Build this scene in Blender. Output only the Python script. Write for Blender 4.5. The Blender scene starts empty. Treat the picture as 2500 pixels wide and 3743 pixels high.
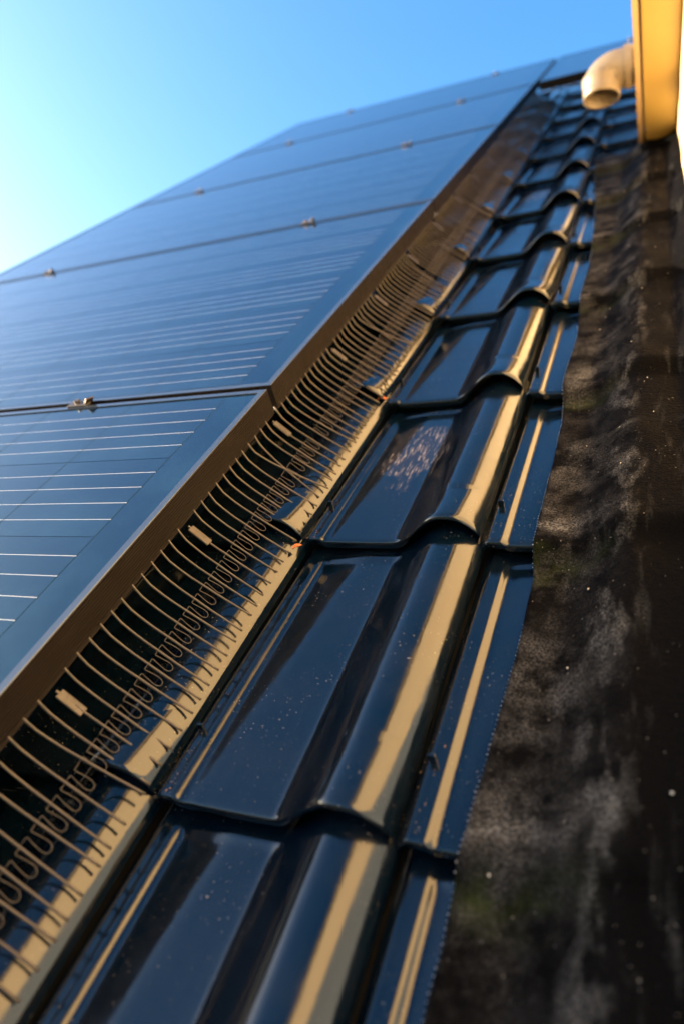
import bpy, bmesh, math, random
from mathutils import Matrix, Vector, noise
random.seed(7)
S = bpy.context.scene
COL = S.collection
PITCH = math.radians(38)
M = Matrix.Rotation(PITCH, 4, 'X')          # roof frame: x across, y up the slope, z off the roof

# ------------------------------------------------------------------ camera
cam_d = bpy.data.cameras.new('camera')
cam = bpy.data.objects.new('camera', cam_d); COL.objects.link(cam)
Rc = Matrix(((0.9142941, 0.32321313, -0.24413026),
             (0.00805611, 0.5880852, 0.80875887),
             (0.40497087, -0.7414102, 0.53507898))).transposed().to_4x4()
cam.matrix_world = M @ Matrix.Translation((0, 0, .45)) @ Rc
cam_d.sensor_fit = 'VERTICAL'; cam_d.sensor_height = 36.0
cam_d.lens = 25.02
cam_d.clip_start = .01; cam_d.clip_end = 5000
cam_d.dof.use_dof = True; cam_d.dof.focus_distance = .74; cam_d.dof.aperture_fstop = 3.1
S.camera = cam

# ------------------------------------------------------------------ sky and sun
SUN_EL, SUN_A = math.radians(6.5), math.radians(-7)
sdir = Vector((-math.cos(SUN_EL)*math.cos(SUN_A), math.cos(SUN_EL)*math.sin(SUN_A), math.sin(SUN_EL)))
W = bpy.data.worlds.new('World'); S.world = W; W.use_nodes = True
nt = W.node_tree; nt.nodes.clear()
sky = nt.nodes.new('ShaderNodeTexSky'); sky.sky_type = 'NISHITA'; sky.sun_disc = False
sky.sun_elevation = SUN_EL; sky.sun_rotation = math.atan2(sdir.x, sdir.y)
sky.air_density = 1.0; sky.dust_density = 5.0; sky.ozone_density = 3.2
bgn = nt.nodes.new('ShaderNodeBackground'); bgn.inputs[1].default_value = .15
wo = nt.nodes.new('ShaderNodeOutputWorld')
hs = nt.nodes.new('ShaderNodeHueSaturation'); hs.inputs['Hue'].default_value = .5; hs.inputs['Saturation'].default_value = 1.16
nt.links.new(sky.outputs[0], hs.inputs['Color']); nt.links.new(hs.outputs[0], bgn.inputs[0]); nt.links.new(bgn.outputs[0], wo.inputs[0])
sun_d = bpy.data.lights.new('sun', 'SUN'); sun_d.energy = 5.0; sun_d.angle = math.radians(.5)
sun_d.color = (1.0, .77, .51)
sun = bpy.data.objects.new('sun', sun_d); COL.objects.link(sun)
sun.rotation_euler = sdir.to_track_quat('Z', 'Y').to_euler(); sun.location = (-3, 2, 6)

S.view_settings.view_transform = 'Standard'; S.view_settings.look = 'None'
S.view_settings.exposure = 2.7; S.view_settings.gamma = 1
S.view_settings.use_curve_mapping = False
S.render.engine = 'CYCLES'
S.cycles.use_denoising = True
S.cycles.max_bounces = 8; S.cycles.glossy_bounces = 5
S.cycles.sample_clamp_indirect = 8
S.cycles.caustics_reflective = False; S.cycles.caustics_refractive = False

# ------------------------------------------------------------------ materials
def mat(name, color, rough=.5, metal=0, ior=1.5, coat=0):
    m = bpy.data.materials.new(name); m.use_nodes = True
    b = m.node_tree.nodes['Principled BSDF']
    b.inputs['Base Color'].default_value = (*color, 1); b.inputs['Roughness'].default_value = rough
    b.inputs['Metallic'].default_value = metal; b.inputs['IOR'].default_value = ior
    b.inputs['Coat Weight'].default_value = coat
    return m, m.node_tree, b
def N(t, kind, **kw):
    n = t.nodes.new(kind)
    for k, v in kw.items():
        if k.startswith('i_'): n.inputs[k[2:].replace('_', ' ')].default_value = v
        else: setattr(n, k, v)
    return n
def obj_coord(t, scale=(1, 1, 1), loc=(0, 0, 0)):
    c = N(t, 'ShaderNodeTexCoord'); mp = N(t, 'ShaderNodeMapping')
    mp.inputs['Scale'].default_value = scale; mp.inputs['Location'].default_value = loc
    t.links.new(c.outputs['Object'], mp.inputs[0]); return mp.outputs[0]
def noise_n(t, vec, scale, detail=3, rough=.5):
    n = N(t, 'ShaderNodeTexNoise'); n.inputs['Scale'].default_value = scale
    n.inputs['Detail'].default_value = detail; n.inputs['Roughness'].default_value = rough
    t.links.new(vec, n.inputs['Vector']); return n.outputs[0]
def ramp(t, fac, stops):
    r = N(t, 'ShaderNodeValToRGB'); e = r.color_ramp.elements
    while len(e) < len(stops): e.new(.5)
    for i, (p, c) in enumerate(stops):
        e[i].position = p; e[i].color = (c, c, c, 1) if isinstance(c, (int, float)) else (*c, 1)
    t.links.new(fac, r.inputs[0]); return r.outputs[0]
def mixc(t, fac, a, b):
    m = N(t, 'ShaderNodeMix', data_type='RGBA')
    if isinstance(fac, (int, float)): m.inputs[0].default_value = fac
    else: t.links.new(fac, m.inputs[0])
    for s, v in ((6, a), (7, b)):
        if isinstance(v, tuple): m.inputs[s].default_value = (*v, 1)
        else: t.links.new(v, m.inputs[s])
    return m.outputs[2]
def math_n(t, op, a, b=None, c=None):
    m = N(t, 'ShaderNodeMath', operation=op)
    for i, v in enumerate((a, b, c)):
        if v is None: continue
        if isinstance(v, (int, float)): m.inputs[i].default_value = v
        else: t.links.new(v, m.inputs[i])
    return m.outputs[0]
def bump(t, b, height, strength, dist, normal=None):
    n = N(t, 'ShaderNodeBump'); n.inputs['Strength'].default_value = strength; n.inputs['Distance'].default_value = dist
    t.links.new(height, n.inputs['Height'])
    if normal is not None: t.links.new(normal, n.inputs['Normal'])
    t.links.new(n.outputs[0], b.inputs['Normal']); return n.outputs[0]

def tile_material(name, scuff=False):
    m, t, b = mat(name, (.0008, .0042, .0100), .08, ior=1.58)
    b.inputs['Specular Tint'].default_value = (.97, 1.0, 1.0, 1)
    v = obj_coord(t)
    oi = N(t, 'ShaderNodeObjectInfo')
    vm = N(t, 'ShaderNodeVectorMath', operation='ADD')
    sc_ = N(t, 'ShaderNodeVectorMath', operation='SCALE'); sc_.inputs[3].default_value = 9
    cmb = N(t, 'ShaderNodeCombineXYZ')
    for i in range(3): t.links.new(oi.outputs['Random'], cmb.inputs[i])
    t.links.new(cmb.outputs[0], sc_.inputs[0]); t.links.new(v, vm.inputs[0]); t.links.new(sc_.outputs[0], vm.inputs[1])
    vv = vm.outputs[0]
    film = ramp(t, noise_n(t, vv, 14, 4, .6), [(.42, 0), (.75, 1)])
    speck = ramp(t, noise_n(t, vv, 420, 2, .5), [(.69, 0), (.74, 1)])
    zone = ramp(t, noise_n(t, vv, 10, 3, .6), [(.42, .0), (.62, 1)])
    sp = math_n(t, 'MULTIPLY', speck, zone)
    fac = math_n(t, 'MAXIMUM', math_n(t, 'MULTIPLY', film, .004), math_n(t, 'MULTIPLY', sp, .28))
    if scuff:
        mp = N(t, 'ShaderNodeMapping'); mp.inputs['Scale'].default_value = (260, 42, 1); mp.inputs['Rotation'].default_value = (0, 0, .35)
        t.links.new(vv, mp.inputs[0]); scv = mp.outputs[0]
        st = ramp(t, noise_n(t, scv, 1.0, 5, .68), [(.50, 0), (.70, 1)])
        c = N(t, 'ShaderNodeTexCoord'); sx = N(t, 'ShaderNodeSeparateXYZ'); t.links.new(c.outputs['Object'], sx.inputs[0])
        dx = math_n(t, 'DIVIDE', math_n(t, 'SUBTRACT', sx.outputs[0], .082), .048)
        dy = math_n(t, 'DIVIDE', math_n(t, 'SUBTRACT', sx.outputs[1], .20), .085)
        d2 = math_n(t, 'ADD', math_n(t, 'MULTIPLY', dx, dx), math_n(t, 'MULTIPLY', dy, dy))
        d2 = math_n(t, 'ADD', d2, math_n(t, 'MULTIPLY', math_n(t, 'SUBTRACT', noise_n(t, vv, 34, 4, .65), .5), 3.4))
        w = ramp(t, d2, [(.0, 1), (1.1, 0)])
        fac = math_n(t, 'MAXIMUM', fac, math_n(t, 'MULTIPLY', math_n(t, 'ADD', math_n(t, 'MULTIPLY', st, .42), .022), w))
    colr = mixc(t, fac, (.0008, .0042, .0100), (.62, .56, .5)); t.links.new(colr, b.inputs['Base Color'])
    rg = math_n(t, 'ADD', math_n(t, 'MULTIPLY', film, .14), .105)
    rg = math_n(t, 'ADD', rg, math_n(t, 'MULTIPLY', fac, .6)); t.links.new(rg, b.inputs['Roughness'])
    h = math_n(t, 'ADD', noise_n(t, vv, 15, 2), math_n(t, 'MULTIPLY', noise_n(t, vv, 70, 2), .22))
    h = math_n(t, 'ADD', h, math_n(t, 'MULTIPLY', noise_n(t, vv, 900, 2), .03))
    bump(t, b, h, .5, .0015)
    return m
M_TILE = tile_material('black glazed tile'); M_TILE_SCUFF = tile_material('black glazed tile scuffed', True)

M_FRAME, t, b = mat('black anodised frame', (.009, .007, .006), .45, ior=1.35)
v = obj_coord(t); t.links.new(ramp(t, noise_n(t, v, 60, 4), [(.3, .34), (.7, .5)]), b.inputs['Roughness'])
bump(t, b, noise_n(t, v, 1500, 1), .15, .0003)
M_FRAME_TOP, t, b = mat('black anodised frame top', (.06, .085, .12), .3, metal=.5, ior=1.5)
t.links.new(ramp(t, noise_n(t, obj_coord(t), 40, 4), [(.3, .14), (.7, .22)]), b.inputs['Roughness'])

def glass_like(name, base):
    m, t, b = mat(name, base, .1, ior=1.62)
    b.inputs['Specular Tint'].default_value = (.30, .85, 1.0, 1)      # blue anti-reflective coating
    v = obj_coord(t)
    f1 = ramp(t, noise_n(t, v, 7, 5, .62), [(.45, 0), (.8, 1)])
    rg = math_n(t, 'ADD', math_n(t, 'MULTIPLY', f1, .1), .1); t.links.new(rg, b.inputs['Roughness'])
    return m, t, b, f1
M_GLASS, t, b, f1 = glass_like('panel glass over black sheet', (.002, .007, .018))
t.links.new(mixc(t, math_n(t, 'MULTIPLY', f1, .10), (.002, .007, .018), (.05, .17, .30)), b.inputs['Base Color'])
M_CELL, t, b, f1 = glass_like('mono cell', (.002, .008, .022))
c = N(t, 'ShaderNodeTexCoord'); sx = N(t, 'ShaderNodeSeparateXYZ'); t.links.new(c.outputs['Object'], sx.inputs[0])
CP = .1455
fy = math_n(t, 'FRACT', math_n(t, 'DIVIDE', sx.outputs[1], CP/5))
bus = math_n(t, 'LESS_THAN', math_n(t, 'ABSOLUTE', math_n(t, 'SUBTRACT', fy, .5)), .015)
fx = math_n(t, 'FRACT', math_n(t, 'DIVIDE', sx.outputs[0], .0022))
fing = math_n(t, 'MULTIPLY', math_n(t, 'LESS_THAN', fx, .06), .35)
grain = ramp(t, noise_n(t, obj_coord(t), 700, 2), [(.62, 0), (.75, 1)])
colr = mixc(t, math_n(t, 'MULTIPLY', grain, .07), (.002, .008, .022), (.06, .2, .36))
colr = mixc(t, fing, colr, (.05, .055, .065))
colr = mixc(t, math_n(t, 'MULTIPLY', f1, .10), colr, (.05, .17, .30))
colr = mixc(t, bus, colr, (.36, .38, .40)); t.links.new(colr, b.inputs['Base Color'])
t.links.new(math_n(t, 'MULTIPLY', bus, .0), b.inputs['Metallic'])

M_STEEL, t, b = mat('clamp aluminium', (.035, .035, .037), .5)
M_BOLT, t, b = mat('bolt steel', (.16, .14, .12), .42, metal=1)
M_GUARD, t, b = mat('black plastic guard', (.054, .047, .040), .42, ior=1.48)
bump(t, b, noise_n(t, obj_coord(t), 900, 2), .2, .0003)
M_DARK, t, b = mat('dark underlay', (.02, .02, .022), .8)
M_WALL, t, b = mat('pale yellow painted cladding', (.78, .56, .25), .55)
v = obj_coord(t); t.links.new(mixc(t, ramp(t, noise_n(t, v, 5, 4), [(.35, 0), (.7, 1)]), (.80, .58, .32), (.82, .63, .37)), b.inputs['Base Color'])
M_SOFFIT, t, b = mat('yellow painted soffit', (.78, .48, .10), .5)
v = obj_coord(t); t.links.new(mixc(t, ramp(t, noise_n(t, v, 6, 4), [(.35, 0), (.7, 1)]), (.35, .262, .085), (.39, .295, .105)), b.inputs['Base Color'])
M_TRIM, t, b = mat('tan trim', (.45, .34, .2), .5)
M_SHADOW, t, b = mat('grey wall shadow', (.16, .18, .20), .55)  # grey of a shadow on the cheek wall, given to an added wedge
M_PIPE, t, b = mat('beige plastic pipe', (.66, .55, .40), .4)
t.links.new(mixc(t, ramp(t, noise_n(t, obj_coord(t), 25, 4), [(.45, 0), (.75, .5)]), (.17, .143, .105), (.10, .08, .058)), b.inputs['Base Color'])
M_ROOFING, t, b = mat('dark roofing felt', (.05, .05, .055), .8)
M_PLASTER, t, b = mat('pale plaster', (.6, .56, .48), .8)
M_PANE, t, b = mat('window glass', (.02, .025, .03), .03, ior=1.5)
M_GROUND, t, b = mat('garden ground', (.07, .085, .04), .9)
t.links.new(mixc(t, noise_n(t, obj_coord(t), .3, 6), (.05, .07, .03), (.12, .10, .06)), b.inputs['Base Color'])
M_FLECK, t, b = mat('white fleck', (.4, .39, .37), .7)
M_LEAF, t, b = mat('dry orange leaf', (.45, .12, .03), .6)

# flashing membrane
M_FLASH, t, b = mat('black flashing membrane', (.03, .03, .03), .7, ior=1.45)
b.inputs['Specular IOR Level'].default_value = .03
v = obj_coord(t)
c = N(t, 'ShaderNodeTexCoord'); sx = N(t, 'ShaderNodeSeparateXYZ'); t.links.new(c.outputs['Object'], sx.inputs[0])
X_, Y_ = sx.outputs[0], sx.outputs[1]
warp = math_n(t, 'MULTIPLY', math_n(t, 'SUBTRACT', noise_n(t, v, 22, 4), .5), .07)
ph = math_n(t, 'FRACT', math_n(t, 'DIVIDE', math_n(t, 'ADD', math_n(t, 'SUBTRACT', Y_, .2385 - 3.28), warp), .328))
left = ramp(t, math_n(t, 'ADD', math_n(t, 'DIVIDE', math_n(t, 'ADD', X_, .125), .20), math_n(t, 'MULTIPLY', warp, 2.0)), [(.18, 1), (.55, 0)])
left2 = ramp(t, math_n(t, 'DIVIDE', math_n(t, 'ADD', X_, .125), .20), [(.1, 1), (.5, 0)])
pal = ramp(t, ph, [(.0, .2), (.05, 1), (.2, .25), (.45, .55), (.7, .12), (.9, .3)])
patch = ramp(t, noise_n(t, v, 26, 5, .65), [(.40, 0), (.66, 1)])
fine = ramp(t, noise_n(t, obj_coord(t, (1, 1.0, 1)), 520, 3, .6), [(.42, .15), (.62, 1)])
dust = math_n(t, 'MULTIPLY', math_n(t, 'MULTIPLY', pal, patch), math_n(t, 'MULTIPLY', left, fine))
streak = ramp(t, noise_n(t, obj_coord(t, (46, 7, 1), (2, 0, 0)), 1.0, 4, .6), [(.56, 0), (.72, 1)])
rub = ramp(t, noise_n(t, obj_coord(t, (34, 13, 1), (5, 2, 0)), 1.0, 5, .62), [(.50, 0), (.66, 1)])
rx = math_n(t, 'DIVIDE', math_n(t, 'ADD', math_n(t, 'ADD', X_, .032), math_n(t, 'MULTIPLY', warp, .6)), .022)
rub = math_n(t, 'MULTIPLY', rub, ramp(t, math_n(t, 'MULTIPLY', rx, rx), [(.0, 1), (1, 0)]))
streak = math_n(t, 'MULTIPLY', math_n(t, 'MAXIMUM', math_n(t, 'MULTIPLY', streak, .10), math_n(t, 'MULTIPLY', rub, .34)), fine)
colr = mixc(t, math_n(t, 'MULTIPLY', dust, .85), (.0014, .0014, .0017), (.175, .18, .185))
colr = mixc(t, streak, colr, (.26, .27, .28))
gm = math_n(t, 'MULTIPLY', ramp(t, ph, [(.84, 0), (.93, 1), (.99, 0)]), math_n(t, 'MULTIPLY', left2, ramp(t, noise_n(t, v, 40, 4), [(.35, 0), (.65, 1)])))
colr = mixc(t, math_n(t, 'MULTIPLY', gm, .35), colr, (.035, .05, .012))
fl = ramp(t, noise_n(t, v, 330, 2, .4), [(.745, 0), (.77, 1)])
colr = mixc(t, math_n(t, 'MULTIPLY', fl, .25), colr, (.5, .48, .45))
t.links.new(colr, b.inputs['Base Color'])
wv = N(t, 'ShaderNodeTexVoronoi'); wv.inputs['Scale'].default_value = 560; t.links.new(v, wv.inputs['Vector'])
hh = math_n(t, 'ADD', math_n(t, 'MULTIPLY', wv.outputs['Distance'], .35), math_n(t, 'MULTIPLY', noise_n(t, v, 180, 4), 1.0))
bump(t, b, hh, .9, .0018)

# ------------------------------------------------------------------ helpers
def new_mesh(name, verts, faces, m, smooth=False):
    me = bpy.data.meshes.new(name); me.from_pydata([tuple(p) for p in verts], [], faces); me.update()
    me.materials.append(m)
    if smooth: me.polygons.foreach_set('use_smooth', [True]*len(me.polygons))
    return me
def link(name, data, parent=None, loc=None):
    o = bpy.data.objects.new(name, data); COL.objects.link(o)
    if parent is not None: o.parent = parent
    if loc is not None: o.location = loc
    return o
def tag(o, label=None, cat=None, group=None, kind=None):
    for k, v in (('label', label), ('category', cat), ('group', group), ('kind', kind)):
        if v: o[k] = v
    return o
def on_roof(o, loc, rz=0.0):
    o.matrix_world = M @ Matrix.Translation(loc) @ Matrix.Rotation(rz, 4, 'Z'); return o
def empty(name, loc=None, rz=0.0):
    o = bpy.data.objects.new(name, None); COL.objects.link(o); o.empty_display_size = .05
    if loc is not None: on_roof(o, loc, rz)
    return o
class MB:
    def __init__(s): s.v = []; s.f = []
    def add(s, v, f):
        n = len(s.v); s.v += [Vector(p) for p in v]; s.f += [tuple(i+n for i in q) for q in f]; return s
    def box(s, x0, x1, y0, y1, z0, z1, bev=0):
        if bev:
            bm = bmesh.new(); bmesh.ops.create_cube(bm, size=1)
            for q in bm.verts: q.co = Vector(((x0+x1)/2+q.co.x*(x1-x0), (y0+y1)/2+q.co.y*(y1-y0), (z0+z1)/2+q.co.z*(z1-z0)))
            bmesh.ops.bevel(bm, geom=bm.edges[:], offset=bev, segments=2, affect='EDGES', profile=.5)
            bm.verts.index_update()
            s.add([q.co.copy() for q in bm.verts], [[q.index for q in f.verts] for f in bm.faces]); bm.free(); return s
        return s.add([(x0,y0,z0),(x1,y0,z0),(x1,y1,z0),(x0,y1,z0),(x0,y0,z1),(x1,y0,z1),(x1,y1,z1),(x0,y1,z1)],
                     [(3,2,1,0),(4,5,6,7),(0,1,5,4),(1,2,6,5),(2,3,7,6),(3,0,4,7)])
    def tube(s, pts, r, n=6, closed=False, caps=True, r2=None):
        pts = [Vector(p) for p in pts]; k = len(pts); V = []; F = []; up = None
        for i, p in enumerate(pts):
            a = pts[(i-1) % k] if (closed or i) else p; c = pts[(i+1) % k] if (closed or i < k-1) else p
            d = (c-a).normalized()
            if up is None:
                up = d.orthogonal().normalized()
            up = (up - d*up.dot(d)).normalized(); w = d.cross(up)
            rr = r if r2 is None else r + (r2-r)*i/(k-1)
            for j in range(n):
                an = 2*math.pi*(j+.5)/n; V.append(p + up*math.cos(an)*rr + w*math.sin(an)*rr)
        for i in range(k if closed else k-1):
            for j in range(n):
                a = i*n+j; b_ = i*n+(j+1) % n; c = ((i+1) % k)*n+(j+1) % n; d = ((i+1) % k)*n+j
                F.append((a, b_, c, d))
        if caps and not closed:
            F.append(tuple(range(n))[::-1]); F.append(tuple((k-1)*n+j for j in range(n)))
        return s.add(V, F)
    def mesh(s, name, m, smooth=False): return new_mesh(name, s.v, s.f, m, smooth)
def interp(pts, x):
    if x <= pts[0][0]: return pts[0][1]
    for i in range(len(pts)-1):
        if x <= pts[i+1][0]:
            p0 = pts[max(i-1, 0)]; p1 = pts[i]; p2 = pts[i+1]; p3 = pts[min(i+2, len(pts)-1)]
            u = (x-p1[0])/(p2[0]-p1[0]); h = p2[0]-p1[0]
            m1 = (p2[1]-p0[1])/(p2[0]-p0[0]); m2 = (p3[1]-p1[1])/(p3[0]-p1[0])
            return (2*u**3-3*u*u+1)*p1[1] + (u**3-2*u*u+u)*h*m1 + (-2*u**3+3*u*u)*p2[1] + (u**3-u*u)*h*m2
    return pts[-1][1]
def sstep(a, b_, x):
    u = min(max((x-a)/(b_-a), 0), 1); return u*u*(3-2*u)

# ------------------------------------------------------------------ ground and house below
g = link('ground', MB().box(-900, 900, -900, 900, -4.62, -4.6).mesh('ground', M_GROUND)); tag(g, kind='structure')
COSP, SINP = math.cos(PITCH), math.sin(PITCH)
house = empty('brick_house'); house.location = (0, 2.2, -4.6)
tag(house, 'pale plastered house below the tiled roof', 'house')
eave_y, ridge_y = -1.0*COSP, 4.62*COSP
hb = MB(); zr = 4.6 + 4.5*SINP - .15
y0, y1 = -.6-2.2, 7.9-2.2; ym = 4.5*COSP-2.2
hb.add([(-2.05,y0,0),(3.2,y0,0),(3.2,y1,0),(-2.05,y1,0),(-2.05,y0,3.85),(3.2,y0,3.85),(3.2,y1,3.85),(-2.05,y1,3.85),(-2.05,ym,zr-.25),(3.2,ym,zr-.25)],
       [(3,2,1,0),(0,1,5,4),(2,3,7,6),(0,4,8,7,3),(1,2,6,9,5),(4,5,9,8),(8,9,6,7)])
link('wall', hb.mesh('wall', M_PLASTER), house)
house.name = 'plastered_house'

# ------------------------------------------------------------------ roof with tiles
GAUGE, COVER, TX0, TY0 = .328, .204, -.369, .2385
roof = empty('roof', (0, 0, 0)); tag(roof, kind='structure')
link('roof_deck', MB().box(-1.93, 2.9, -1.0, 4.42, -.16, -.06).mesh('roof_deck', M_DARK), roof)
PROF = [(0, .000), (.004, .003), (.008, .0054), (.012, .0048), (.0155, .0048), (.0195, .0048), (.0222, .0043), (.0252, .0018), (.030, .0004), (.037, 0), (.06, -.0004), (.085, -.0003),
        (.100, .0004), (.110, .0032), (.120, .0086), (.132, .0176), (.146, .0262), (.160, .030), (.172, .0272), (.184, .0185), (.191, .010), (.195, .003)]
def tile_base(x):
    x = x if x < .05 else max(.05, x-.009)
    if x < .098: return interp(PROF, x)
    if x < .157:
        u = (x-.098)/.059; return .0302*(u*u*(3-2*u))**.92
    u = (x-.157)/.038; u = max(u, 0); z = .0302 - .0190*u**2.7
    return z - .0010*sstep(.1925, .195, x)
def tile_top(x, y, cut=False):
    h = tile_base(x)
    if cut and x > .107: h *= .55
    roll = sstep(.114, .144, x)
    h *= 1 + roll*(.16*math.exp(-(max(y, 0)/.050)**2))
    z = h - .0488*max(y, 0)
    if x < .12:                                   # the pan is slightly twisted: its upper left falls away
        xb = .032 + .13*max(y, 0); k = 12; s_ = 0; x_ = max(x, .026)
        for i in range(k):
            xx = x_ + (.12-x_)*(i+.5)/k; s_ += .15*(1-sstep(xb-.010, xb+.010, xx))*(.12-x_)/k
        z -= s_
    z += .0028*math.exp(-((y-.3195)/.0042)**2)*(1-sstep(.109, .127, x))*sstep(.02, .035, x)
    if y < .005:
        u = 1 - max(y, 0)/.005; z -= .0038*(1-math.sqrt(max(1-u*u, 0)))
    return z
def make_tile(m, cut=False):
    xs = [i*.204/76 for i in range(77)]
    ys = [0, .0006, .0016, .003, .005, .008, .012, .016, .020, .025, .030, .035, .040, .045, .050, .055, .060, .066, .072, .080, .090, .11, .15, .2, .25, .28, .292, .300, .306, .311, .3145, .317, .3195, .322, .3245, .328, .34, .375]
    V = []; F = []; nx = len(xs)
    for y in ys:
        for x in xs: V.append((x, y, tile_top(x, y, cut)))
    for j in range(len(ys)-1):
        for i in range(nx-1): F.append((j*nx+i, j*nx+i+1, (j+1)*nx+i+1, (j+1)*nx+i))
    ns = len(F)
    def th(x): return .0125 - .006*sstep(.114, .134, x)
    rows = [(0, lambda x: 0.0), (0.0, lambda x: .42), (.0022, lambda x: .47), (.0022, lambda x: .82), (.0045, lambda x: .86), (.0045, lambda x: 1.0), (.07, lambda x: 1.0)]
    base = len(V)
    for y, fr in rows:
        for x in xs: V.append((x, y, tile_top(x, 0, cut) - (th(x)-.0038)*fr(x)))
    for k in range(len(rows)-1):
        for i in range(nx-1):
            a = base+k*nx+i; F.append((a, a+nx, a+nx+1, a+1))
    # side skirts
    for xi, flip in ((0, True), (nx-1, False)):
        b0 = len(V)
        for y in ys:
            z = tile_top(xs[xi], y, cut); V.append((xs[xi], y, z)); V.append((xs[xi], y, z-(.0125 if flip else .0105)))
        for j in range(len(ys)-1):
            q = (b0+2*j, b0+2*j+1, b0+2*j+3, b0+2*j+2); F.append(q if not flip else q[::-1])
    # small locating nib on the side rib
    mb = MB(); mb.box(.0075, .0135, .066, .0685, -.002, .0078, .0006)
    n = len(V); V += mb.v; F += [tuple(i+n for i in q) for q in mb.f]
    me = new_mesh('roof_tile', V, F, m)
    sm = [i < ns for i in range(len(F))]; me.polygons.foreach_set('use_smooth', sm)
    return me
T_MESH, T_SCUFF, T_CUT = make_tile(M_TILE), make_tile(M_TILE_SCUFF), make_tile(M_TILE, True)
for c_ in range(-4, 8):
    for r_ in range(-3, 13):
        if c_ > 1 and r_ < 6: continue
        if c_ < -2 and r_ > 9: continue
        sc = (c_ == 0 and r_ == 1) or (r_ > 3 and random.random() < .4) 
        o = link('roof_tile', T_CUT if (c_ == 1 and r_ < 7) else T_SCUFF if sc else T_MESH, roof, (TX0 + COVER*c_, TY0 + GAUGE*r_, 0))
        o.location.x += random.uniform(-.0012, .0012); o.location.y += random.uniform(-.002, .002)
        o.rotation_euler = (random.uniform(-.002, .004), random.uniform(-.006, .006), random.uniform(-.006, .006))

# ------------------------------------------------------------------ flashing along the wall foot
WALL_X = .055
EDGE = [(-.6, -.124), (.135, -.122), (.226, -.121), (.25, -.119), (.34, -.114), (.437, -.1095), (.523, -.1094), (.563, -.1123), (.663, -.1107), (.83, -.110),
        (.919, -.1154), (1.08, -.111), (1.19, -.116), (1.437, -.1144), (1.675, -.120), (2.09, -.142), (2.4, -.163)]
def lap_z(y):
    p = ((y-TY0)/GAUGE) % 1.0
    z = -.0488*p*GAUGE
    if p > .90: z += (.0488*p*GAUGE)*sstep(.93, 1.0, p)
    return z
def flash_z(x, y):
    z = lap_z(y) + .006
    z += .034*sstep(-.082, -.016, x)
    z += .020*sstep(.020, .058, x)
    w = sstep(-.11, -.05, x)
    z += w*(.006*(noise.noise(Vector((x*9, y*5.0, 1.3)))) + .003*noise.noise(Vector((x*26+y*8, y*15, 4.1))))
    z += w*.0035*(.5-abs(noise.noise(Vector((x*16+y*6, y*4-x*9, 9.7)))))
    z += (1-w)*.0015*noise.noise(Vector((x*20, y*16, 7)))
    return z
ys = [-.5 + i*.0075 for i in range(int(2.86/.0075)+1)]
nxf = 46; V = []; F = []
for y in ys:
    xe = interp(EDGE, y) + .0012*noise.noise(Vector((0, y*30, 0)))
    for i in range(nxf):
        x = xe + (WALL_X-.002-xe)*i/(nxf-1); V.append((x, y, flash_z(x, y)))
    V.append((WALL_X-.002, y, flash_z(WALL_X, y)+.012))
nn = nxf+1
for j in range(len(ys)-1):
    for i in range(nn-1): F.append((j*nn+i, j*nn+i+1, (j+1)*nn+i+1, (j+1)*nn+i))
b0 = len(V)
for j, y in enumerate(ys):
    p = V[j*nn]; V.append((p[0], p[1], p[2]-.0022))
for j in range(len(ys)-1): F.append((j*nn, (j+1)*nn, b0+j+1, b0+j))
flashing = empty('wall_flashing', (0, 0, 0))
tag(flashing, 'black textured flashing membrane dressed over the tiles along the foot of the yellow wall', 'flashing')
link('membrane', new_mesh('membrane', V, F, M_FLASH, True), flashing)
mb = MB(); y = -.2
while y < 2.2:                                   # cut threads of the woven edge
    if noise.noise(Vector((3, y*9, 0))) > -.25:
        xe = interp(EDGE, y) + .0012*noise.noise(Vector((0, y*30, 0))); z = flash_z(xe, y)-.0010; r = random.uniform(.0006, .0010)
        mb.add([(xe-r*1.3, y, z), (xe+r, y, z), (xe, y-r, z), (xe, y+r, z), (xe, y, z+r), (xe, y, z-r)],
               [(0,2,4),(2,1,4),(1,3,4),(3,0,4),(2,0,5),(1,2,5),(3,1,5),(0,3,5)])
    y += .0047
tag(link('edge_thread', mb.mesh('edge_thread', M_FLECK, True), flashing), kind='stuff')
mb = MB()
for i in range(26):                             # grit and paint flecks lying on the membrane
    y = random.uniform(.1, 2.0); x = random.uniform(-.105, .015); r = random.uniform(.0004, .0010)*1.0
    z = flash_z(x, y)
    k = random.randint(4, 6); a0 = random.random()*6
    top = [(x+r*random.uniform(.6, 1.3)*math.cos(a0+6.283*j/k), y+r*random.uniform(.6, 1.3)*math.sin(a0+6.283*j/k), z+.0009) for j in range(k)]
    bot = [(p[0], p[1], z-.001) for p in top]
    mb.add(top+bot, [tuple(range(k))]+[(j, k+j, k+(j+1) % k, (j+1) % k) for j in range(k)])
fk = link('paint_flecks', mb.mesh('paint_flecks', M_FLECK)); on_roof(fk, (0, 0, 0))
tag(fk, 'tiny pale flecks of grit scattered over the black flashing', 'grit', kind='stuff')

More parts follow.
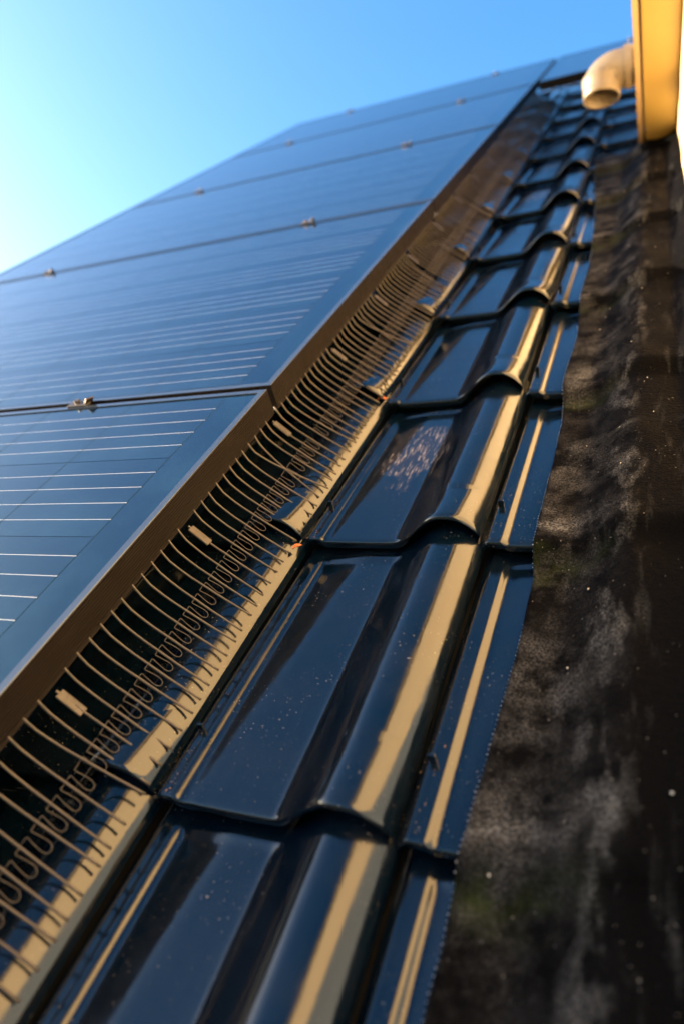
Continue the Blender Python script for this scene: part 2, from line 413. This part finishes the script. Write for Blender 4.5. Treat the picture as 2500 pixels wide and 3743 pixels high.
# ------------------------------------------------------------------ solar panels
PX, PW, PH, PGAP, PJ1, PZ, PT = -.449, 1.456, .897, .012, .7266, .0837, .0343
def rail_profile(ribs):
    p = [(-.0085, PT-.0012), (-.0085, PT), (-.0006, PT), (0, PT-.0006)]
    if ribs:
        n = 11; h = (PT-.003)/n
        for i in range(n):
            z = PT-.0012-i*h; p += [(0, z), (0, z-h*.5), (-.0021, z-h*.62), (-.0021, z-h*.9)]
        p += [(0, .001)]
    p += [(0, 0), (-.022, 0), (-.022, .002), (-.002, .002), (-.0024, PT-.006), (-.0085, PT-.006)]
    return p
def frame_rail(L, ribs, name):
    """extruded along +y, outer side at x=0, mitred at both ends"""
    p = rail_profile(ribs); n = len(p); V = []; F = []
    for end in (0, 1):
        for x, z in p: V.append((x, (-x if not end else L+x), z))
    for i in range(n):
        j = (i+1) % n; F.append((i, n+i, n+j, j))
    F.append(tuple(range(n))); F.append(tuple(n+i for i in range(n))[::-1])
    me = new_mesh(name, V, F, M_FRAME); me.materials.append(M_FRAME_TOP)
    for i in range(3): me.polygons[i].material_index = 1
    return me
RAIL_R = frame_rail(PH, True, 'frame_rail'); RAIL_S = frame_rail(PW, True, 'frame_rail')
GL = MB().box(-PW+.0086, -.0086, .0086, PH-.0086, PT-.0058, PT-.0016).mesh('glass_sheet', M_GLASS)
NCX = 9; CW = (PW-.052-.05)/NCX; GC = .0014
cb = MB().box(-CW/2+GC/2, CW/2-GC/2, -CP/2+GC/2, CP/2-GC/2, -.0003, .0003)
# shift so that busbar phase is centred on the cell
CELL = new_mesh('solar_cell', [(p.x, p.y, p.z) for p in cb.v], cb.f, M_CELL)
def make_panel(loc, label, cells=True):
    root = empty('solar_panel', loc); tag(root, label, 'solar panel', 'black solar panels mounted on the roof')
    link('frame_rail', RAIL_R, root)
    o = link('frame_rail', RAIL_R, root, (-PW, PH, 0)); o.rotation_euler = (0, 0, math.pi)
    o = link('frame_rail', RAIL_S, root, (-PW, 0, 0)); o.rotation_euler = (0, 0, -math.pi/2)
    o = link('frame_rail', RAIL_S, root, (0, PH, 0)); o.rotation_euler = (0, 0, math.pi/2)
    link('glass_sheet', GL, root)
    my = (PH-6*CP)/2
    for i in range(NCX):
        for j in range(6):
            link('solar_cell', CELL, root, (-.054-CW*(i+.5), my+CP*(j+.5), PT-.0016))
    return root
P_STEP = PH+PGAP
names = ['nearest black solar panel, cut off by the left edge of the photo', 'second black solar panel from the camera, its pale cell lines clearly seen',
         'third black solar panel up the roof, above the second dark joint', 'fourth black solar panel up the roof, its lower right corner beside the far tiles',
         'fifth solar panel up the roof, the topmost on the left, against the sky']
for i, lb in enumerate(names): make_panel((PX, PJ1-PH+P_STEP*i, PZ), lb)
make_panel((PX+PW+.016, PJ1-PH+P_STEP*4, PZ), 'topmost solar panel at far right, partly behind the beige downpipe')
PTOP = PJ1 + P_STEP*4

# mounting rails and clamps
for cx in (-.76, -1.59):
    r = empty('mounting_rail', (cx, 0, 0)); tag(r, 'aluminium mounting rail hidden under the solar panels, ' + ('nearer the tiles' if cx > -1 else 'farther from the tiles'), 'rail')
    link('rail_bar', MB().box(-.02, .02, -.2, PTOP+.02, .045, PZ-.0005).mesh('rail_bar', M_STEEL), r)
    for k in range(6):
        yy = TY0+GAUGE*(2*k)+.1
        link('roof_hook', MB().box(-.015, .015, yy, yy+.006, -.02, .045).mesh('roof_hook', M_STEEL), r)
def clamp(loc, label, j=4):
    root = empty('panel_clamp', loc); root.scale = (.8, .8, .8) if j == 0 else (.7, .7, .8)
    tag(root, label, 'clamp', 'panel clamps along the joints')
    mb = MB().box(-.026, .020, -.0125, .0085, .0002, .0032, .0006)
    mb.box(-.018, .014, -.0045, .0045, -.034, .0008)
    link('plate', mb.mesh('plate', M_STEEL), root)
    m2 = MB(); m2.box(-.0015, .0015, -.008, .008, 0, .012, .0005)
    tb = new_mesh('tab', [Matrix.Rotation(.75, 4, 'Y') @ Matrix.Rotation(-.3, 4, 'Z') @ q for q in m2.v], m2.f, M_BOLT)
    link('tab', tb, root, (.017, -.002, .0025))
    m3 = MB(); m3.tube([(0, 0, .003), (0, 0, .0078), (0, 0, .009)], .0058, 12)
    link('bolt', m3.mesh('bolt', M_BOLT), root, (-.008, -.001, 0))
ords = ['first', 'second', 'third', 'fourth', 'top']
for j in range(5):
    for cx in (-.757, -1.585):
        if j == 0 and cx < -1: continue
        yy = PJ1 + P_STEP*j + PGAP/2
        lab = ('metal clamp with bolt and bent tab on the %s joint between solar panels' % ords[j] if j == 0 else
               'dark panel clamp on the %s, %s' % ('top edge of the panels' if j == 4 else ords[j]+' joint up the roof', 'right one' if cx > -1 else 'left one'))
        clamp((cx, yy, PZ+PT), lab, j)
clamp((-.10, PTOP+PGAP/2, PZ+PT), 'dark panel clamp on the top edge beside the beige downpipe')

# ------------------------------------------------------------------ bird guard combs
PROFILE = [(-.0024, .0004, .0890), (-.0002, 0, .0829), (.0032, -.0004, .0737), (.0118, -.0018, .0645), (.0233, -.0036, .0542), (.036, -.0055, .0450), (.0513, -.0079, .0336),
           (.0675, -.0103, .0226), (.0822, -.0126, .0130)]
ARC = [0]
for a, b_ in zip(PROFILE, PROFILE[1:]): ARC.append(ARC[-1] + (Vector(b_)-Vector(a)).length)
def on_prong(s):
    return Vector([interp(list(zip(ARC, [p[k] for p in PROFILE])), s) for k in range(3)])
S_END = ARC[-1]; S_J = ARC[5]
PSTEP = .0172
def prong_mesh(s0=0.0):
    pts = [on_prong(s0+(S_END-s0)*i/13) for i in range(14)]
    return MB().tube(pts, .00118, 6).mesh('prong', M_GUARD, True)
PRONG, PRONG_T = prong_mesh(), prong_mesh(ARC[3])
def loop_mesh():
    P = lambda s, tt: on_prong(S_J+s) + Vector((0, PSTEP*tt, .0004))
    pts = [P(0, 0), P(0, .33), P(.0006, .37), P(.007, .31), P(.014, .265), P(.0175, .285), P(.0198, .37), P(.0206, .5), P(.0198, .63), P(.0175, .715), P(.014, .735), P(.007, .69), P(.0006, .63), P(0, .67), P(0, 1)]
    return MB().tube(pts, .00036, 5).mesh('spring_loop', M_GUARD, True)
LOOP = loop_mesh()
# moulded name tag
mb = MB().box(-.0045, .0045, -.013, .013, -.001, .001, .0006); mb.box(-.0009, .0009, -.0158, -.0125, -.0009, .0009)
mb.box(-.0040, -.0036, -.0122, .0122, .0009, .00125); mb.box(.0036, .0040, -.0122, .0122, .0009, .00125)
mb.box(-.0036, .0036, -.0122, -.0118, .0009, .00125); mb.box(-.0036, .0036, .0118, .0122, .0009, .00125)
TAG = mb.mesh('name_tag', M_GUARD)
def text_mesh(body, size, name):
    cu = bpy.data.curves.new(name, 'FONT'); cu.body = body; cu.size = size; cu.extrude = .00022; cu.align_x = 'CENTER'; cu.align_y = 'CENTER'
    cu.resolution_u = 2
    ob = bpy.data.objects.new(name, cu); COL.objects.link(ob)
    me = bpy.data.meshes.new_from_object(ob.evaluated_get(bpy.context.evaluated_depsgraph_get()))
    bpy.data.objects.remove(ob); bpy.data.curves.remove(cu); me.materials.clear(); me.materials.append(M_GUARD); return me
TXT1 = text_mesh('BIRD', .0062, 'lettering'); TXT2 = text_mesh('BLOCKER', .0032, 'lettering')
d0 = (on_prong(ARC[4]) - on_prong(ARC[2])).normalized()      # downhill direction of the tag
yv = Vector((0, 1, 0)); xv = (yv - d0*yv.dot(d0)).normalized(); zv = d0.cross(xv)
if zv.x < 0: zv = -zv; xv = -xv
def tag_matrix(pos):
    # local y of the tag runs down the prong, local z faces out
    yy = d0; zz = zv; xx = yy.cross(zz)
    m = Matrix((xx, yy, zz)).transposed().to_4x4(); m.translation = pos; return m
def make_guard(loc, count, rz, label, first_tag):
    root = empty('bird_guard', loc, rz); tag(root, label, 'bird guard', 'plastic comb bird guards under the panels')
    for i in range(count):
        tagged = (i-first_tag) % 13 == 0
        o = link('prong', PRONG_T if tagged else PRONG, root, (0, i*PSTEP, 0))
        o.location.y += random.uniform(-.0009, .0009); jr = random.gauss(0, .011)
        big = False
        if (rz == 0) and (round((loc[1]+i*PSTEP)/PSTEP) in BENT):
            jr += BENT[round((loc[1]+i*PSTEP)/PSTEP)]; big = True
        # swing about the prong top
        piv = Vector((0, i*PSTEP, .0825))
        mt = Matrix.Translation(piv) @ Matrix.Rotation(jr, 4, 'Z') @ Matrix.Rotation(random.gauss(0, .008), 4, 'Y') @ Matrix.Translation(-piv) @ Matrix.Translation(o.location)
        o.matrix_local = mt
        if i < count-1:
            l = link('spring_loop', LOOP, root, (0, i*PSTEP, 0))
            l.rotation_euler = (0, random.gauss(0, .004), random.gauss(0, .004))
        if tagged:
            tg = link('name_tag', TAG, root); tg.matrix_local = tag_matrix(Vector((0, i*PSTEP, 0)) + on_prong((ARC[1]+ARC[4])/2+.001))
            a = link('lettering', TXT1, tg); a.matrix_local = Matrix.Translation((-.0009*0+.0012, 0, .0010)) @ Matrix.Rotation(math.pi/2, 4, 'Z')
            a = link('lettering', TXT2, tg); a.matrix_local = Matrix.Translation((-.0022, 0, .0010)) @ Matrix.Rotation(math.pi/2, 4, 'Z')
    link('clip_strip', MB().box(-.02, -.007, -.004, (count-1)*PSTEP+.004, PZ-.0022, PZ-.0006).mesh('clip_strip', M_GUARD), root)
    return root
BENT = {38: .22, 39: -.22, 14: .1, 62: .3, 63: -.18, 45: .08, 80: -.2}
gl = ['bird guard comb under the nearest panel, beside the nearest tiles', 'bird guard comb under the second panel, with crossed bent prongs',
      'bird guard comb under the third panel, standing on far tiles', 'bird guard comb under the fourth panel, blurred far up the roof']
y_ref = .4934; k0 = round((y_ref - (-.165))/PSTEP); ystart = y_ref - k0*PSTEP
idx = 0; per = 53
for gi in range(4):
    make_guard((PX, ystart + idx*PSTEP, 0), per, 0, gl[gi], (k0-idx) % 13); idx += per
make_guard((PX+.03, PJ1+P_STEP*3+PGAP, 0), 60, -math.pi/2, 'bird guard comb facing the camera under the topmost right panel', 4)

# ------------------------------------------------------------------ dormer with yellow cheek wall and soffit (world frame)
SOF = 1.408
dormer = empty('dormer'); dormer.location = (WALL_X, 0, 0)
tag(dormer, 'yellow dormer wall with overhanging soffit at the right of the roof', 'dormer')
def roof_zw(y, off=0.0): return y*math.tan(PITCH) + off/COSP
yA, yB = -.60, 1.95
V = [(0, yA, roof_zw(yA, -.02)), (0, yB, roof_zw(yB, -.02)), (0, yB, SOF+.2), (0, yA, SOF+.2)]
V += [(.12, p[1], p[2]) for p in V]
link('cheek_wall', new_mesh('cheek_wall', V, [(0, 3, 2, 1), (4, 5, 6, 7), (0, 1, 5, 4), (1, 2, 6, 5), (2, 3, 7, 6), (3, 0, 4, 7)], M_WALL), dormer)
link('soffit_board', MB().box(-.0765, -.0005, yA-.1, 1.80, SOF, SOF+.018).mesh('soffit_board', M_SOFFIT), dormer)
link('fascia_board', MB().box(-.094, -.083, yA-.1, 1.95, SOF-.006, SOF+.20).mesh('fascia_board', M_TRIM), dormer)
link('flat_roof', MB().box(-.09, 2.4, yA-.12, 2.35, SOF+.21, SOF+.26).mesh('flat_roof', M_ROOFING), dormer)
fw = link('front_wall', MB().box(.121, 2.3, yA, yA+.12, roof_zw(yA)-.1, SOF+.2).mesh('front_wall', M_WALL), dormer)
wn = link('window', MB().box(.3, 2.1, yA-.02, yA-.001, .1, 1.2).mesh('window', M_TRIM), dormer)
link('pane', MB().box(.36, 2.04, yA-.024, yA-.021, .16, 1.14).mesh('pane', M_PANE), wn)
# added grey wedge, stands in for a person's shadow on the near cheek: level top edge, sloping foot
wedge_y0, wedge_top = yA, .36
yt = wedge_top/math.tan(PITCH)
V = [(-.003, yA, roof_zw(yA, .05)), (-.003, yt, roof_zw(yt, .05)), (-.003, yA, wedge_top)]
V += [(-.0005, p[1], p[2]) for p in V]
link('shadow_wedge', new_mesh('shadow_wedge', V, [(0, 2, 1), (3, 4, 5), (0, 1, 4, 3), (1, 2, 5, 4), (2, 0, 3, 5)], M_SHADOW), dormer)

# ------------------------------------------------------------------ beige downpipe spilling on the tiles
pipe = empty('downpipe'); PD = Vector((-.088, 1.47, 1.452)); pipe.location = PD
tag(pipe, 'beige plastic downpipe elbow pointing down from the dormer edge', 'downpipe')
R_ = .042
pts = [(.0495, 0, .002), (.032, 0, .001), (.012, 0, 0)]
for k in range(7):
    a = k/6*math.radians(78); pts.append((.008-.034*math.sin(a), 0, -.034*(1-math.cos(a))))
link('elbow', MB().tube(pts, R_, 28).mesh('elbow', M_PIPE, True), pipe)
link('collar', MB().tube([(.040, 0, .0015), (.026, 0, .0008)], R_+.0045, 28).mesh('collar', M_PIPE), pipe)
def lathe(prof, n=32):
    V = []; F = []
    for r, z in prof:
        for j in range(n): V.append((r*math.cos(6.28319*j/n), r*math.sin(6.28319*j/n), z))
    for i in range(len(prof)-1):
        for j in range(n): F.append((i*n+j, i*n+(j+1) % n, (i+1)*n+(j+1) % n, (i+1)*n+j))
    return V, F
ez = pts[-1]
V, F = lathe([(.036, .0), (.036, -.034), (.0385, -.0352), (.0415, -.034), (.0415, -.02), (.0415, -.005), (.044, .0), (.044, .012), (.041, .016)])
link('spout', new_mesh('spout', [(x+ez[0], y+ez[1], z+ez[2]) for x, y, z in V], F, M_PIPE, True), pipe)

# dirt crumbs gathered in the side grooves and under the tile lips
M_CRUMB, t, b = mat('brown dirt crumb', (.10, .06, .035), .9)
t.links.new(mixc(t, ramp(t, noise_n(t, obj_coord(t), 300, 2), [(.4, 0), (.6, 1)]), (.05, .04, .025), (.20, .11, .05)), b.inputs['Base Color'])
mb = MB()
for i in range(900):
    r_ = random.randint(0, 5); col = random.choice((0, 0, 0, 1)); x0 = TX0+COVER*col; fy = random.random()**2
    if random.random() < .8: rx = random.choice((random.uniform(.0005, .006), random.uniform(.0105, .016))); ry = .004+fy*.30
    else: rx = random.uniform(.01, .20); ry = .326-random.random()**3*.03
    r = random.uniform(.0003, .0009); x, y = x0+rx, TY0+GAUGE*r_+ry; z = tile_top(rx, ry)
    mb.add([(x+r*random.uniform(.5, 1.4)*a, y+r*random.uniform(.5, 1.6)*b_, z+r*c*.8) for a, b_, c in ((1,0,0),(-1,0,0),(0,1,0),(0,-1,0),(0,0,1),(0,0,-.6))],
           [(0,2,4),(2,1,4),(1,3,4),(3,0,4),(2,0,5),(1,2,5),(3,1,5),(0,3,5)])
cr = link('dirt_crumbs', mb.mesh('dirt_crumbs', M_CRUMB)); on_roof(cr, (0, 0, 0))
tag(cr, 'brown dirt crumbs lying in the side grooves of the black tiles', 'dirt', kind='stuff')

# ------------------------------------------------------------------ leaves
def leaf(loc, rz, size, label):
    n = 9; V = []; F = []
    for i in range(n):
        u = i/(n-1); w = size*.28*math.sin(math.pi*min(u*1.02, 1))**.8
        for s_ in (-1, 0, 1): V.append(((u-.5)*size, s_*w, .0015+.18*size*abs(s_)*.6+.15*size*math.sin(u*4)))
    for i in range(n-1):
        for j in range(2): F.append((i*3+j, i*3+j+1, i*3+j+4, i*3+j+3))
    V2 = V + [(a, b_, c-.0004) for a, b_, c in V]; k = len(V); F2 = F + [tuple(q+k for q in f[::-1]) for f in F]
    o = link('dry_leaf', new_mesh('dry_leaf', V2, F2, M_LEAF, True)); on_roof(o, loc, rz); tag(o, label, 'leaf', 'dry orange leaves caught on the tiles')
leaf((-.367, .55, .004), .8, .012, 'small orange leaf scrap under the bird guard at the second tile lip')
leaf((-.372, .90, .004), .3, .016, 'orange leaf scrap under the bird guard at the third tile lip')
leaf((-.095, .118, .012), 1.2, .016, 'orange leaf at the bottom edge of the photo on black flashing')
